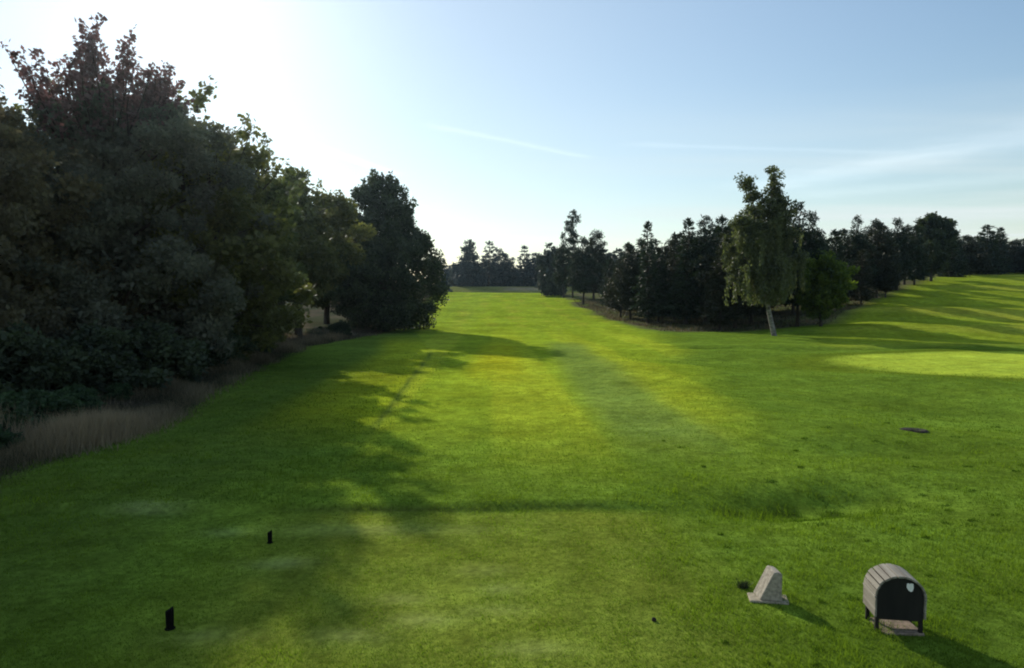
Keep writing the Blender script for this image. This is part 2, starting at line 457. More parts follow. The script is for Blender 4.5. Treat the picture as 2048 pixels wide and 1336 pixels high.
    if Q2: out.append(poly_mesh(name + '_shoots', np.concatenate(Q2), mshoot or mleaf, np.concatenate(T2)))
    return out

def conifer(name, seed, H, R, base, mleaf, mbark, levels=46, per=8, spray=.55, sw=.2, power=.8, droop=.25, trunk=.2, tip=1.0, ragged=.3):
    rng = np.random.default_rng(seed)
    Q = []; T = []; tb = Tubes()
    bend = rng.normal(0, .012, 2)
    zz = np.linspace(-.4, H * .98, 8)
    tb.add([(bend[0] * h, bend[1] * h, h) for h in zz], [trunk * (1 - .93 * max(h, 0) / H) + .015 for h in zz], 8)
    for k in range(levels):
        t = (k + rng.random()) / levels
        z = H * (base + (1 - base) * t)
        r = R * ((1 - t) ** power * (.9 + .1 * math.sin(9 * t)) + .06) * (1 - ragged * rng.random())
        if t < .12: r *= .55 + 3.5 * t
        for j in range(per if t < .75 else max(4, per - 3)):
            a = rng.uniform(0, 2 * PI); rr = r * rng.uniform(.6, 1.12)
            n = max(4, int(rr * 9))
            s = np.sqrt(rng.random(n))
            dz = -droop * rr * s ** 1.4 + (.12 * rr * s if t > .6 else 0)
            rad = rr * s
            P = np.stack([bend[0] * z + rad * math.cos(a), bend[1] * z + rad * math.sin(a), z + dz], 1) + rng.normal(0, .06 * R * .4, (n, 3))
            aa = a + rng.choice([-1, 1], n) * rng.uniform(.2, 1.1, n)
            d = np.stack([np.cos(aa), np.sin(aa), rng.uniform(-.5, .35, n) + (.5 if t > .85 else 0)], 1)
            Q.append(leaves(rng, P, spray, sw, .5, d))
            T.append(np.clip(.2 + .45 * s + rng.normal(0, .2, n), 0, 1))
            if j % 3 == 0 and rr > .5:
                tb.add([(bend[0] * z, bend[1] * z, z), (bend[0] * z + rr * .8 * math.cos(a), bend[1] * z + rr * .8 * math.sin(a), z - droop * rr * .6)], [.035, .01], 4)
    n = 30
    P = np.stack([rng.normal(0, .08, n), rng.normal(0, .08, n), H - rng.random(n) * .9 * tip], 1) + np.array([bend[0] * H, bend[1] * H, 0])
    Q.append(leaves(rng, P, spray * .8, sw, .2, np.tile([0, 0, 1.0], (n, 1)))); T.append(rng.random(n) * .5)
    return tb.mesh(name + '_trunk', mbark), poly_mesh(name + '_crown', np.concatenate(Q), mleaf, np.concatenate(T))

def birch(name, seed, H, R, mleaf, mbark, lean):
    rng = np.random.default_rng(seed)
    tb = Tubes(); Q = []; T = []
    # leaning pale stem that forks into two leaders
    bx = lambda h: lean * min(h, 5.5) - .02 * max(h - 5.5, 0)
    z1 = np.linspace(-.4, 10, 9)
    tb.add([(bx(h), .05 * math.sin(h), h) for h in z1], [.27 * (1 - .055 * max(h, 0)) for h in z1], 10)
    leaders = [(-1.6, .3, H * .965), (1.1, -.2, H)]
    ends = []
    for (dx, dy, zt) in leaders:
        pts = [(bx(8) + dx * s ** 1.2, dy * s, 8 + (zt - .5 - 8) * s) for s in np.linspace(0, 1, 6)]
        tb.add(pts, [.15 * (1 - .88 * s) + .012 for s in np.linspace(0, 1, 6)], 7); ends.append(pts)
    def clump(c, r, k, sh, flat=.8):
        d = unit(rng.normal(size=(k, 3))); d[:, 2] *= flat
        P = c + d * r * (rng.random(k) ** .5)[:, None]
        Q.append(leaves(rng, P, .30, .20, .25)); T.append(np.clip(sh + .2 * d[:, 2] + rng.normal(0, .17, k), 0, 1))
    for li, pts in enumerate(ends):
        for i in range(34):
            s = rng.uniform(.25, 1.0); p = np.array([np.interp(s, np.linspace(0, 1, 6), [q[j] for q in pts]) for j in range(3)])
            w = (1.9 * (1 - s) + .75)
            a = rng.uniform(0, 2 * PI); off = np.array([math.cos(a), math.sin(a), 0]) * w * rng.uniform(.2, 1) + np.array([0, 0, rng.uniform(-.3, .5)])
            clump(p + off, rng.uniform(.42, .85), 85, rng.uniform(.2, .8))
            tb.add([p, p + off], [.03, .008], 4)
    # boughs with hanging curtains of leaves
    for i in range(84):
        h = rng.uniform(5.6, 13.6); a = rng.uniform(0, 2 * PI)
        env = np.interp(h, [4.5, 6.5, 9.5, 12, 14], [.60, .9, 1.0, .8, .5]) * R
        r = env * rng.uniform(.35, 1.0)
        p0 = np.array([bx(h - 1.2), 0, h - 1.2]); p1 = np.array([bx(h) + r * math.cos(a), r * math.sin(a), h + .2])
        tb.add([p0, (p0 + p1) / 2 + np.array([0, 0, .5]), p1], [.06, .04, .012], 5)
        sh = rng.uniform(.15, .85)
        clump(p1, rng.uniform(.5, .9), 110, sh)
        for k in range(rng.integers(3, 7)):
            s = rng.uniform(.45, 1.05); q = p0 + (p1 - p0) * s + np.array([*rng.normal(0, .35, 2), .3])
            ln = min(rng.uniform(1.2, 3.6), q[2] - 3.4); m = int(34 * max(ln, .3))
            ss = rng.random(m); sway = rng.normal(0, .1, 2)
            P = q + np.stack([sway[0] * ss * ln, sway[1] * ss * ln, -ss * ln], 1) + rng.normal(0, .13, (m, 3))
            Q.append(leaves(rng, P, .28, .17, 0, np.tile([0, 0, -1.0], (m, 1)))); T.append(np.clip(sh + .15 + rng.normal(0, .16, m), 0, 1))
    return tb.mesh(name + '_trunk', mbark), poly_mesh(name + '_crown', np.concatenate(Q), mleaf, np.concatenate(T))

def place(kind, label, cat, meshes, px, d, top, H0, wide=1.0, rz=0, group=None, name=None, sink=0):
    """one tree: Empty at the foot of the trunk, trunk and crown as parts"""
    x, y, z = spot(px, d, top)
    h = rise(top, d) - z
    s = h / H0
    o = empty(kind, (x, y, z - sink), rz, (s * wide, s * wide, s))
    tag(o, label, cat, group)
    link('trunk', meshes[0], o); link('crown', meshes[1], o)
    if len(meshes) > 2: link('leafy_shoots', meshes[2], o)
    return o

EGG = [(0, .45), (.12, .8), (.3, 1), (.55, .95), (.75, .7), (.9, .4), (1, .1)]
FULL = [(0, .8), (.15, 1), (.4, 1), (.62, .82), (.8, .5), (.92, .25), (1, .08)]
CONE = [(0, .75), (.08, .95), (.22, 1), (.45, .82), (.7, .5), (.88, .26), (1, .08)]
OVAL = [(0, .3), (.2, .75), (.45, 1), (.7, .92), (.88, .6), (1, .15)]

# ------------------------------------------------------------------ wood on the left
GL = 'trees along the left edge of the course'
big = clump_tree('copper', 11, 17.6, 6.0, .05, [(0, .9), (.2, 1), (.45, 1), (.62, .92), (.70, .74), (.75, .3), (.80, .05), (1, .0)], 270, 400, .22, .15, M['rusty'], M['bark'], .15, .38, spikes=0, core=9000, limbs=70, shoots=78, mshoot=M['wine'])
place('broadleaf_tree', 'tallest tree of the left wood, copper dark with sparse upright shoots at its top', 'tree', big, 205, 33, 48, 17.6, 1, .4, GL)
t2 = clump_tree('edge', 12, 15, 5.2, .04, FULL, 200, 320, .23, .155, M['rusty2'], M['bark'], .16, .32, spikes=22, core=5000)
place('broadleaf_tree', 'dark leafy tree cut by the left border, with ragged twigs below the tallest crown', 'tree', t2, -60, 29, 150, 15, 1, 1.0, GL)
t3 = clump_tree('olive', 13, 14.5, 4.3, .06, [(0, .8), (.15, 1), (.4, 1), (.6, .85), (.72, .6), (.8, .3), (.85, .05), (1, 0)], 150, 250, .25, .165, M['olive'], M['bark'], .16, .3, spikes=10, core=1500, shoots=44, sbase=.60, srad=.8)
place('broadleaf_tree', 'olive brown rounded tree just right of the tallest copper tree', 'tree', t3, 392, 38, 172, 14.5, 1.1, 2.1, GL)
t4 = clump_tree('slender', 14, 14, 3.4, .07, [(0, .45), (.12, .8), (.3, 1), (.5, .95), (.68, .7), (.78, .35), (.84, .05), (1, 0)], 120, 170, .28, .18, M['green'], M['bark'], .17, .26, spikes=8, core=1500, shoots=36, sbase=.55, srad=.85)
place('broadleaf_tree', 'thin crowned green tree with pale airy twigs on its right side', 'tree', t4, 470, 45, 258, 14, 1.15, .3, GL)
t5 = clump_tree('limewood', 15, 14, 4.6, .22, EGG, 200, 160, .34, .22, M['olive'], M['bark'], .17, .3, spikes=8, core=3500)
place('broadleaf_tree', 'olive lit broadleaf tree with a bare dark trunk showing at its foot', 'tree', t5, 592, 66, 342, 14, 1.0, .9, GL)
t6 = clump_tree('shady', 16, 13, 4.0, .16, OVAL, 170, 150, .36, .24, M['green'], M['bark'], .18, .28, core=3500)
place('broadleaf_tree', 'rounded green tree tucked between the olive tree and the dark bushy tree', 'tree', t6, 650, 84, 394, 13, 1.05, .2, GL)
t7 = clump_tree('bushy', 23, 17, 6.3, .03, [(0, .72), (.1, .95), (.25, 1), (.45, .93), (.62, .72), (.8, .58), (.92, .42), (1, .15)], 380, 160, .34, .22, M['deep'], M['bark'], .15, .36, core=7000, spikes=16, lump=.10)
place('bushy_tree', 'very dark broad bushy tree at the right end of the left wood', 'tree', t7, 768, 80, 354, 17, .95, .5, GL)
place('broadleaf_tree', 'small dark tree with a thin trunk beside the olive lit tree', 'tree', t6, 520, 66, 395, 13, 1.0, 1.9, GL)
place('broadleaf_tree', 'low dark tree filling the gap left of the dark bushy tree', 'tree', t5, 700, 90, 432, 14, .85, 2.4, GL)
for (px, d, top, mm, h0, w, rz, lab) in [
        (110, 44, 190, t3, 14.5, 1.2, .2, 'shaded tree standing behind the tallest copper tree'),
        (-150, 40, 120, t2, 15, 1.1, 2.2, 'shaded tree behind the ragged tree at the left border'),
        (280, 52, 300, t2, 15, 1.2, 3.0, 'shaded tree behind the olive brown rounded tree'),
        (430, 60, 370, t6, 13, 1.3, 1.2, 'shaded tree behind the thin crowned green tree'),
        (-190, 25, 60, t2, 15, 1.0, 4.2, 'tree beyond the left border shading the tee')]:
    place('broadleaf_tree', lab, 'tree', mm, px, d, top, h0, w, rz, GL)

# shrubs at the foot of the wood
sh1 = clump_tree('shrub', 31, 3.2, 2.0, .02, FULL, 70, 150, .20, .13, M['deep'], M['bark'], .25, .06, core=900, limbs=20)
sh2 = clump_tree('leafy_shrub', 32, 2.2, 1.7, .02, FULL, 60, 150, .20, .15, M['nettle'], M['bark'], .25, .05, core=700, limbs=16)
GS = 'shrubs at the foot of the left wood'
for (px, d, top, mm, h0, w, rz, lab) in [
        (60, 19.5, 780, sh2, 2.2, 1.2, 0, 'cool green leafy shrub in front, nearest the left border'),
        (150, 22, 770, sh2, 2.2, 1.0, 1.2, 'small green leafy shrub behind the pale dry grass'),
        (-10, 16.5, 850, sh2, 2.2, 1.1, 2.2, 'low dark green shrub at the left border nearest the tee'),
        (235, 25, 765, sh2, 2.2, 1.0, 3.2, 'low leafy shrub behind the palest dry grass'),
        (345, 33, 720, sh2, 2.2, 1.0, 4.2, 'low leafy shrub farther along the dry grass, under the olive brown tree'),
        (640, 76, 652, sh2, 2.2, 1.0, 5.2, 'small pale green bush right of the bare dark trunk'),
        (20, 23, 650, sh1, 3.2, 1.2, .5, 'dark shrub rising at the left border under the ragged tree'),
        (170, 25.5, 650, sh1, 3.2, 1.2, 2.0, 'dark shrub at the foot of the tallest copper tree'),
        (300, 29, 640, sh1, 3.2, 1.25, 3.0, 'dark shrub below the olive brown rounded tree'),
        (400, 35, 640, sh1, 3.2, 1.2, 4.0, 'dark shrub below the thin crowned green tree'),
        (480, 43, 640, sh1, 3.2, 1.1, 5.0, 'dark shrub left of the bare dark trunk'),
        (680, 70, 640, sh1, 3.2, 1.1, .9, 'low dark shrub left of the dark bushy tree')]:
    place('shrub', lab, 'shrub', mm, px, d, top, h0, w, rz, GS)

# ------------------------------------------------------------------ conifers and others on the right
cA = conifer('spruce_a', 41, 14, 3.0, .08, M['needle'], M['bark'])
cB = conifer('spruce_b', 42, 14, 3.7, .10, M['needle'], M['bark'], levels=46, per=10, power=.55, ragged=.45)
cC = conifer('spruce_c', 43, 14, 3.4, .10, M['needle_brown'], M['bark'], levels=44, per=10, power=.6, ragged=.5)
pA = clump_tree('pine_a', 44, 14, 3.1, .18, [(0, .6), (.2, 1), (.5, .9), (.72, .6), (.85, .32), (.95, .30), (1, .15)], 100, 120, .42, .13, M['needle'], M['bark'], .24, .2, inner=.4, core=1800)
pB = clump_tree('pine_b', 45, 14, 3.6, .14, [(0, .6), (.15, .9), (.4, 1), (.65, .8), (.85, .45), (1, .18)], 120, 120, .44, .14, M['needle_brown'], M['bark'], .22, .2, inner=.4, core=2200)
bG = clump_tree('round_green', 46, 11, 3.6, .12, OVAL, 130, 110, .36, .24, M['bright'], M['bark'], .2, .22, core=2200)
GR = 'conifers in the stand right of the fairway'
rows = [
    # px, d, top, mesh, width, rot, name, label
    (1298, 92, 447, cA, .95, 0, 'conifer_tree', 'pointed dark conifer at the fairway end of the stand, with a bare spire'),
    (1262, 100, 487, pB, .9, 1, 'pine_tree', 'low brownish pine at the far left end of the stand'),
    (1240, 112, 520, cC, 1.1, 2, 'conifer_tree', 'short dark conifer leaning over the heath, lowest on the left of the stand'),
    (1326, 99, 492, pB, .9, 2.5, 'pine_tree', 'short pine filling the dip right of the pointed spire conifer'),
    (1350, 95, 468, cC, .8, .6, 'conifer_tree', 'thin conifer with a faint narrow tip, second spire of the stand'),
    (1374, 90, 441, cA, 1.15, 3, 'conifer_tree', 'tall conifer with a pointed top midway between the bare spire and the birch'),
    (1414, 89, 433, pA, 1.0, .4, 'pine_tree', 'dark pine with a knobbly rounded top left of the birch'),
    (1443, 93, 434, cB, .85, 1.6, 'conifer_tree', 'narrow dark conifer right of the knobbly topped pine'),
    (1474, 84, 434, pB, 1.05, 2.8, 'pine_tree', 'brownish dark pine touching the left side of the birch'),
    (1442, 82, 500, cC, 1.3, 4, 'conifer_tree', 'shorter brownish conifer in front of the stand, left of the birch'),
    (1395, 96, 480, cB, 1.0, 5, 'conifer_tree', 'dark conifer deep in the stand between two taller tops'),
    (1600, 79, 405, pA, .98, 1.2, 'pine_tree', 'dark pine directly behind the birch'),
    (1625, 92, 425, pA, .9, 2.4, 'pine_tree', 'pine with a small round top just right of the birch'),
    (1668, 100, 462, cB, 1.1, .2, 'conifer_tree', 'conifer in the low part of the skyline behind the round green tree'),
    (1690, 106, 460, cA, 1.1, 1.1, 'conifer_tree', 'slim conifer between the round green tree and the next tall pine'),
    (1713, 104, 433, pA, .85, 3.3, 'pine_tree', 'tall slim pine standing above the skyline right of the round green tree'),
    (1757, 108, 440, pB, 1.1, .9, 'pine_tree', 'brown dark pine with a blunt top, in the right half of the stand'),
    (1797, 116, 438, pA, 1.15, 1.9, 'pine_tree', 'wide pine reaching out over the heath at the edge of the field'),
    (1725, 98, 500, cC, 1.3, 2.9, 'conifer_tree', 'low brownish conifer below the tall slim pine'),
    (1773, 104, 510, pB, 1.2, 3.9, 'pine_tree', 'low dark pine whose branches reach down beside the field'),
    (1832, 130, 452, cB, 1.2, 4.9, 'conifer_tree', 'dark conifer left of the broad domed tree on the slope'),
]
for (px, d, top, mm, w, rz, nm, lab) in rows:
    place(nm, lab, 'tree', mm, px, d, top, 14, w, rz, GR)
for (px, d, top, mm, w, rz) in [(1222, 126, 530, cB, 1.3, 3.6), (1242, 104, 540, pB, 1.2, 4.6), (1318, 94, 520, cB, 1.3, 5.6), (1455, 92, 500, cB, 1.3, .6), (1505, 88, 500, pB, 1.3, 1.6), (1255, 118, 500, cB, 1.2, .3), (1285, 112, 490, pB, 1.1, 1.3), (1310, 110, 492, cB, 1.1, 2.3), (1340, 108, 490, pB, 1.2, 3.3), (1362, 112, 480, cB, 1.2, 4.3), (1388, 105, 476, pB, 1.15, 5.3),
                               (1405, 114, 470, cB, 1.2, .8), (1430, 104, 462, pB, 1.1, 1.8), (1462, 108, 462, cB, 1.2, 2.8), (1490, 100, 458, pB, 1.2, 3.8), (1525, 104, 460, cB, 1.2, 4.8), (1590, 98, 462, pB, 1.2, 5.8),
                               (1640, 112, 470, pB, 1.2, .1), (1680, 118, 474, cB, 1.2, 1.1), (1735, 122, 465, pB, 1.2, 2.1), (1770, 126, 465, cB, 1.2, 3.1), (1812, 135, 462, pB, 1.25, 4.1), (1850, 150, 470, cB, 1.3, 5.1)]:
    place('conifer_tree', 'dark conifer deep inside the stand, mostly hidden by the trees in front', 'tree', mm, px, d, top - 12, 14, w, rz, 'conifers hidden deep in the stand')
dome = clump_tree('dome', 47, 15, 4.8, .12, OVAL, 130, 110, .46, .30, M['deep'], M['bark'], .2, .25, core=2500)
place('broadleaf_tree', 'broad domed dark tree on the slope at the right', 'tree', dome, 1866, 142, 428, 15, 1.05, .7)
place('broadleaf_tree', 'round leafy green tree right of the birch', 'tree', bG, 1645, 76, 500, 11, 1.0, .3)
bt = birch('birch', 51, 17.2, 4.3, M['birch'], M['birch_bark'], -.24)
place('birch_tree', 'tall grey green birch with a leaning pale trunk and drooping branches', 'tree', bt, 1555, 70, 336, 17.2, .98, 0)
GB = 'trees on the hilltop at the right'
for (px, d, top, mm, h0, w, rz, nm, lab) in [
        (1905, 165, 462, cB, 14, 1.5, 0, 'conifer_tree', 'hilltop conifer next to the broad domed tree'),
        (1938, 172, 472, pB, 14, 1.7, 1, 'pine_tree', 'low hilltop pine in the dip of the skyline'),
        (1975, 175, 452, cB, 14, 1.5, 2, 'conifer_tree', 'highest dark conifer near the right border'),
        (2000, 178, 458, cA, 14, 1.45, 3, 'conifer_tree', 'hilltop conifer just right of the highest one'),
        (2030, 182, 480, pB, 14, 1.8, 4, 'pine_tree', 'low pine at the right border'),
        (1955, 185, 474, cC, 14, 1.6, 5, 'conifer_tree', 'short conifer behind the dip in the hilltop trees'),
        (1885, 178, 476, pB, 14, 1.5, .5, 'pine_tree', 'short pine behind the broad domed tree'),
        (1922, 190, 474, pB, 14, 1.9, 2.5, 'pine_tree', 'low pine filling the skyline left of the highest hilltop conifer'),
        (1992, 195, 468, pB, 14, 2.0, 3.5, 'pine_tree', 'low pine behind the two highest hilltop conifers'),
        (2050, 192, 480, cB, 14, 2.0, 4.5, 'conifer_tree', 'low conifer half cut by the right border'),
        (2075, 176, 470, cB, 14, 1.3, .8, 'conifer_tree', 'conifer just beyond the right border'),
        (2130, 180, 480, pA, 14, 1.3, 1.8, 'pine_tree', 'pine beyond the right border')]:
    place(nm, lab, 'tree', mm, px, d, top - 12, h0, w, rz, GB, sink=1.4)

# lone pines at the top of the fairway
pT = clump_tree('tall_pine', 48, 18, 2.4, .3, [(0, .5), (.15, .85), (.35, .9), (.5, .6), (.62, .75), (.8, .6), (.92, .4), (1, .25)], 62, 85, .5, .16, M['needle'], M['bark'], .27, .2, inner=.4, core=500)
GP = 'pines at the top of the fairway'
place('pine_tree', 'tallest pine at the top of the fairway, narrow with gaps near its top', 'tree', pT, 1146, 158, 421, 18, .85, .4, GP)
place('pine_tree', 'slim pine close to the left side of the tallest fairway pine', 'tree', pA, 1128, 162, 466, 14, .75, 1.4, GP)
place('pine_tree', 'dark spreading pine with a bare trunk at the heath edge', 'tree', pA, 1167, 140, 475, 14, 1.05, 2.4, GP)
place('pine_tree', 'rounded dark pine right of the tallest fairway pine', 'tree', pB, 1188, 150, 461, 14, 1.05, 3.4, GP)
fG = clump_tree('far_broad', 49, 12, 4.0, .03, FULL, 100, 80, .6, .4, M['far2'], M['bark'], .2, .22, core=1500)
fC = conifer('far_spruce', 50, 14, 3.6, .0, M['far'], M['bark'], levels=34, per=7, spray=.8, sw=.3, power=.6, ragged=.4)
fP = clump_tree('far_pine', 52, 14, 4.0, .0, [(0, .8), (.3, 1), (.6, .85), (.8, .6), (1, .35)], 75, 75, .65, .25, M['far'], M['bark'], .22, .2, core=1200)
place('broadleaf_tree', 'small greyish tree with a thin trunk left of the tallest fairway pine', 'tree', fG, 1102, 185, 487, 12, .9, .4)
GF = 'hazy trees beyond the end of the fairway'
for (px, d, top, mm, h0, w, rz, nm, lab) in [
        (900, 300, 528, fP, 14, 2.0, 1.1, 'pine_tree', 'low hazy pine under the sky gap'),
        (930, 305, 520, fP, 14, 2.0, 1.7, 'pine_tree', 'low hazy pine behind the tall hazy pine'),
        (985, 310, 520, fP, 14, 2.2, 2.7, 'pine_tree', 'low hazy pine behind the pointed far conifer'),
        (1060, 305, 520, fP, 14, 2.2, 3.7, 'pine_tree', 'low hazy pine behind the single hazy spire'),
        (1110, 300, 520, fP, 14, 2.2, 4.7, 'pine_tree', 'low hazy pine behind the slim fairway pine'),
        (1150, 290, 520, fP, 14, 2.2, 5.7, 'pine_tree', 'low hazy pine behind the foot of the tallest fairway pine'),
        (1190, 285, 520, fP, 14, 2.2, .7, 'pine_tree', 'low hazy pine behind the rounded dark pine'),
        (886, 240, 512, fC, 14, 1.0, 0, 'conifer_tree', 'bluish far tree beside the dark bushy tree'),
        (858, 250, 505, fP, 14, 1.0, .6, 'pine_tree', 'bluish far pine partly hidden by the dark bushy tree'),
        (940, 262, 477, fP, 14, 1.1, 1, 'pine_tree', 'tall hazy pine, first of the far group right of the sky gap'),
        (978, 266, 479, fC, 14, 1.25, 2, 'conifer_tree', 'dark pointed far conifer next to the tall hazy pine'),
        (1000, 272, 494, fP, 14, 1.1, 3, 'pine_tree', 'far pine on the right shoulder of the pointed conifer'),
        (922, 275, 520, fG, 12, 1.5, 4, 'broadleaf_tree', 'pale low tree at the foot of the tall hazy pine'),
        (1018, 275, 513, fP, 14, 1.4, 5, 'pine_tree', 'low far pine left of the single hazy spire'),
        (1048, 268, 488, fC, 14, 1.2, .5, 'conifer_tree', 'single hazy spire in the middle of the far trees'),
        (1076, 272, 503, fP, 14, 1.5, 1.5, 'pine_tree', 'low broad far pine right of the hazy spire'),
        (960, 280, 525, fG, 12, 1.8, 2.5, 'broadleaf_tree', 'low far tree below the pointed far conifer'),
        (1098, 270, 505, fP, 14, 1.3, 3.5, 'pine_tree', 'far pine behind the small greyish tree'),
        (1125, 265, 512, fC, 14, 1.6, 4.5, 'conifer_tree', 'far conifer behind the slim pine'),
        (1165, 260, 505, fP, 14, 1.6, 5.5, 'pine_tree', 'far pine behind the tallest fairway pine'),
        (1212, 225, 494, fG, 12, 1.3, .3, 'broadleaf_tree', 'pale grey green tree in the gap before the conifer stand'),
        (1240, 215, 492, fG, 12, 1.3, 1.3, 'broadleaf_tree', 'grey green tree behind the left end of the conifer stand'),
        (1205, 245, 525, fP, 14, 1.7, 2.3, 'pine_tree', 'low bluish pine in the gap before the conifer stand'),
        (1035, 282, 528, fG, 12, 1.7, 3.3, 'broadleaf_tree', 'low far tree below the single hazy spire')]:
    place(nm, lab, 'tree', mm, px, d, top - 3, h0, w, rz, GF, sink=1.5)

# ------------------------------------------------------------------ grasses
rg = np.random.default_rng(99)
def blades(P, h, w, rng, lean=.35):
    n = len(P); a = rng.uniform(0, 2 * PI, n)
    side = np.stack([np.cos(a), np.sin(a), np.zeros(n)], 1) * (w * .5)[:, None]
    tip = P + np.stack([rng.normal(0, lean, n) * h, rng.normal(0, lean, n) * h, h], 1)
    return np.stack([P - side, P + side, tip], 1)

def turf_grass():
    n = 330000
    d = 1 / rg.uniform(1 / 48, 1 / 4.2, n); u = rg.uniform(-.86, .86, n)
    x = u * d; y = d
    keep = x > edge_left(y) - .3
    x, y = x[keep], y[keep]; n = len(x)
    n1 = waves(x, y, _waves); n2 = waves(x * 1.3, y * 1.3, _fine); n3 = waves(x * 4, y * 4, _fine); n4 = waves(x * 9 + 3, y * 9, _fine)
    tee = sstep(-9, -6, x) * (1 - sstep(.5, 3.5, x)) * (1 - sstep(11.5, 12.0, y))
    fair = sstep(-4, -3, x) * (1 - sstep(3, 9, x)) * sstep(14, 22, y)
    grn = (((x - 33) / 12.5) ** 2 + ((y - 39.5) / 8.8) ** 2) < 1.0
    hl = np.exp(-(((x - 5.6) / 1.8) ** 2 + ((y - 12.6) / .9) ** 2))
    h = (.040 + .012 * n2 + .014 * n3 + .012 * n4) * (1 - .62 * tee) * (1 - .6 * fair) * (1 + 1.9 * hl * (n3 > 0)) + .006
    h = np.clip(h, .008, .15) * rg.uniform(.6, 1.3, n) * np.where(grn, .15, 1)
    w = .0085 * (y / 7) ** .8 * rg.uniform(.7, 1.3, n)
    pm = patches(x, y); h = h * (1 - .65 * pm)
    P = np.stack([x, y, height(x, y) - .003], 1)
    t = np.clip(.55 * pm * (.4 + .6 * sstep(-4.5, -2, x)) + .5 + .14 * n1 + .12 * n2 + .16 * n3 + .12 * n4 + rg.normal(0, .16, n) - .35 * hl + .16 * tee * sstep(-4.5, -2, x) - .30 * (1 - sstep(-6, -2, x)) + .2 * fair, 0, 1)  # blades on the left tinted darker to deepen the tree shadow
    # coarser dark tufts scattered through the rough
    nt_ = 260; d = 1 / rg.uniform(1 / 22, 1 / 4.6, nt_); u = rg.uniform(-.1, .84, nt_)
    tx, ty = u * d, d; kk = tx > 2.6 + .08 * ty + rg.normal(0, .8, nt_); tx, ty = tx[kk], ty[kk]
    ti = np.repeat(np.arange(len(tx)), 34); m_ = len(ti)
    rad = (rg.uniform(.025, .085, len(tx)) * (ty / 8) ** .5)[ti]
    a_ = rg.uniform(0, 2 * PI, m_); q = np.sqrt(rg.random(m_)) * rad
    X, Y = tx[ti] + 1.5 * q * np.cos(a_), ty[ti] + q * np.sin(a_)
    P2 = np.stack([X, Y, height(X, Y) - .003], 1)
    h2 = rg.uniform(.025, .06, m_); w2 = .010 * (Y / 7) ** .8 * rg.uniform(.7, 1.3, m_)
    t2 = np.clip(rg.uniform(-.05, .45, len(tx))[ti] + rg.normal(0, .1, m_), 0, 1)
    P = np.concatenate([P, P2]); h = np.concatenate([h, h2]); w = np.concatenate([w, w2]); t = np.concatenate([t, t2])
    return tag(link('grass', poly_mesh('grass', blades(P, h, w, rg), M['blade'], t)), 'short green turf grass growing over the tee and the rough', 'grass', kind='stuff')
turf_grass()

def dry_grass():
    n = 60000
    y = rg.uniform(10, 76, n) ; y = 9 + (y - 10) * rg.random(n) ** .6
    off = rg.gamma(2.0, .8, n) * (.55 + .012 * y)
    n2 = waves(y * .5, y * .3, _fine)
    x = edge_left(y) - off + .5 + .25 * n2 + rg.normal(0, .34, n)
    cl = waves(x * .8, y * .8, _fine)
    h = np.clip(.36 + .30 * cl, .08, .8) * rg.uniform(.6, 1.2, n) * np.clip(.3 + off, .25, 1)
    w = .016 * (y / 14) ** .7 * rg.uniform(.6, 1.3, n)
    P = np.stack([x, y, height(x, y) - .02], 1)
    t = np.clip(.32 + .34 * cl + .55 * np.exp(-((y - 19.5) / 3.0) ** 2) + rg.normal(0, .2, n), 0, 1)
    return tag(link('dry_grass', poly_mesh('dry_grass', blades(P, h, w, rg, .3), M['straw'], t)), 'tall dry straw coloured grass along the foot of the left wood', 'grass', kind='stuff')
dry_grass()

def heath_grass():
    n = 40000
    x = rg.uniform(12, 70, n); y = rg.uniform(78, 150, n)
    hr = 36 + (y - 79) * .77
    k = (x > np.interp(y, [70, 82, 108, 200], [18, 17, 13.5, 13])) & (x < hr) & (y > 79)
    x, y = x[k], y[k]; n = len(x)
    cl = waves(x, y, _fine)
    h = np.clip(.35 + .25 * cl, .1, .9) * rg.uniform(.5, 1.2, n)
    P = np.stack([x, y, height(x, y) - .02], 1)
    return tag(link('heath_grass', poly_mesh('heath_grass', blades(P, h, np.full(n, .09), rg, .4), M['straw'], np.clip(.12 + .2 * cl + rg.normal(0, .12, n), 0, .6))), 'brown heathery rough grass under the stand of conifers', 'grass', kind='stuff')
heath_grass()

# ------------------------------------------------------------------ small things on the tee
def box_verts(x0, x1, y0, y1, z0, z1):
    return [(x0, y0, z0), (x1, y0, z0), (x1, y1, z0), (x0, y1, z0), (x0, y0, z1), (x1, y0, z1), (x1, y1, z1), (x0, y1, z1)]
BOXF = [(0, 3, 2, 1), (4, 5, 6, 7), (0, 1, 5, 4), (1, 2, 6, 5), (2, 3, 7, 6), (3, 0, 4, 7)]

def bevel(o, w=.006, seg=2):
    b = o.modifiers.new('bevel', 'BEVEL'); b.width = w; b.segments = seg; b.limit_method = 'ANGLE'; b.angle_limit = math.radians(35)
    return o

def box(name, dims, m, parent, bw=.006, jit=0, seed=0):
    V = box_verts(*dims)
    r = random.Random(seed)
    V = [tuple(c + r.uniform(-jit, jit) for c in v) for v in V]
    o = link(name, mesh_from(name, V, BOXF, m), parent)
    return bevel(o, bw)

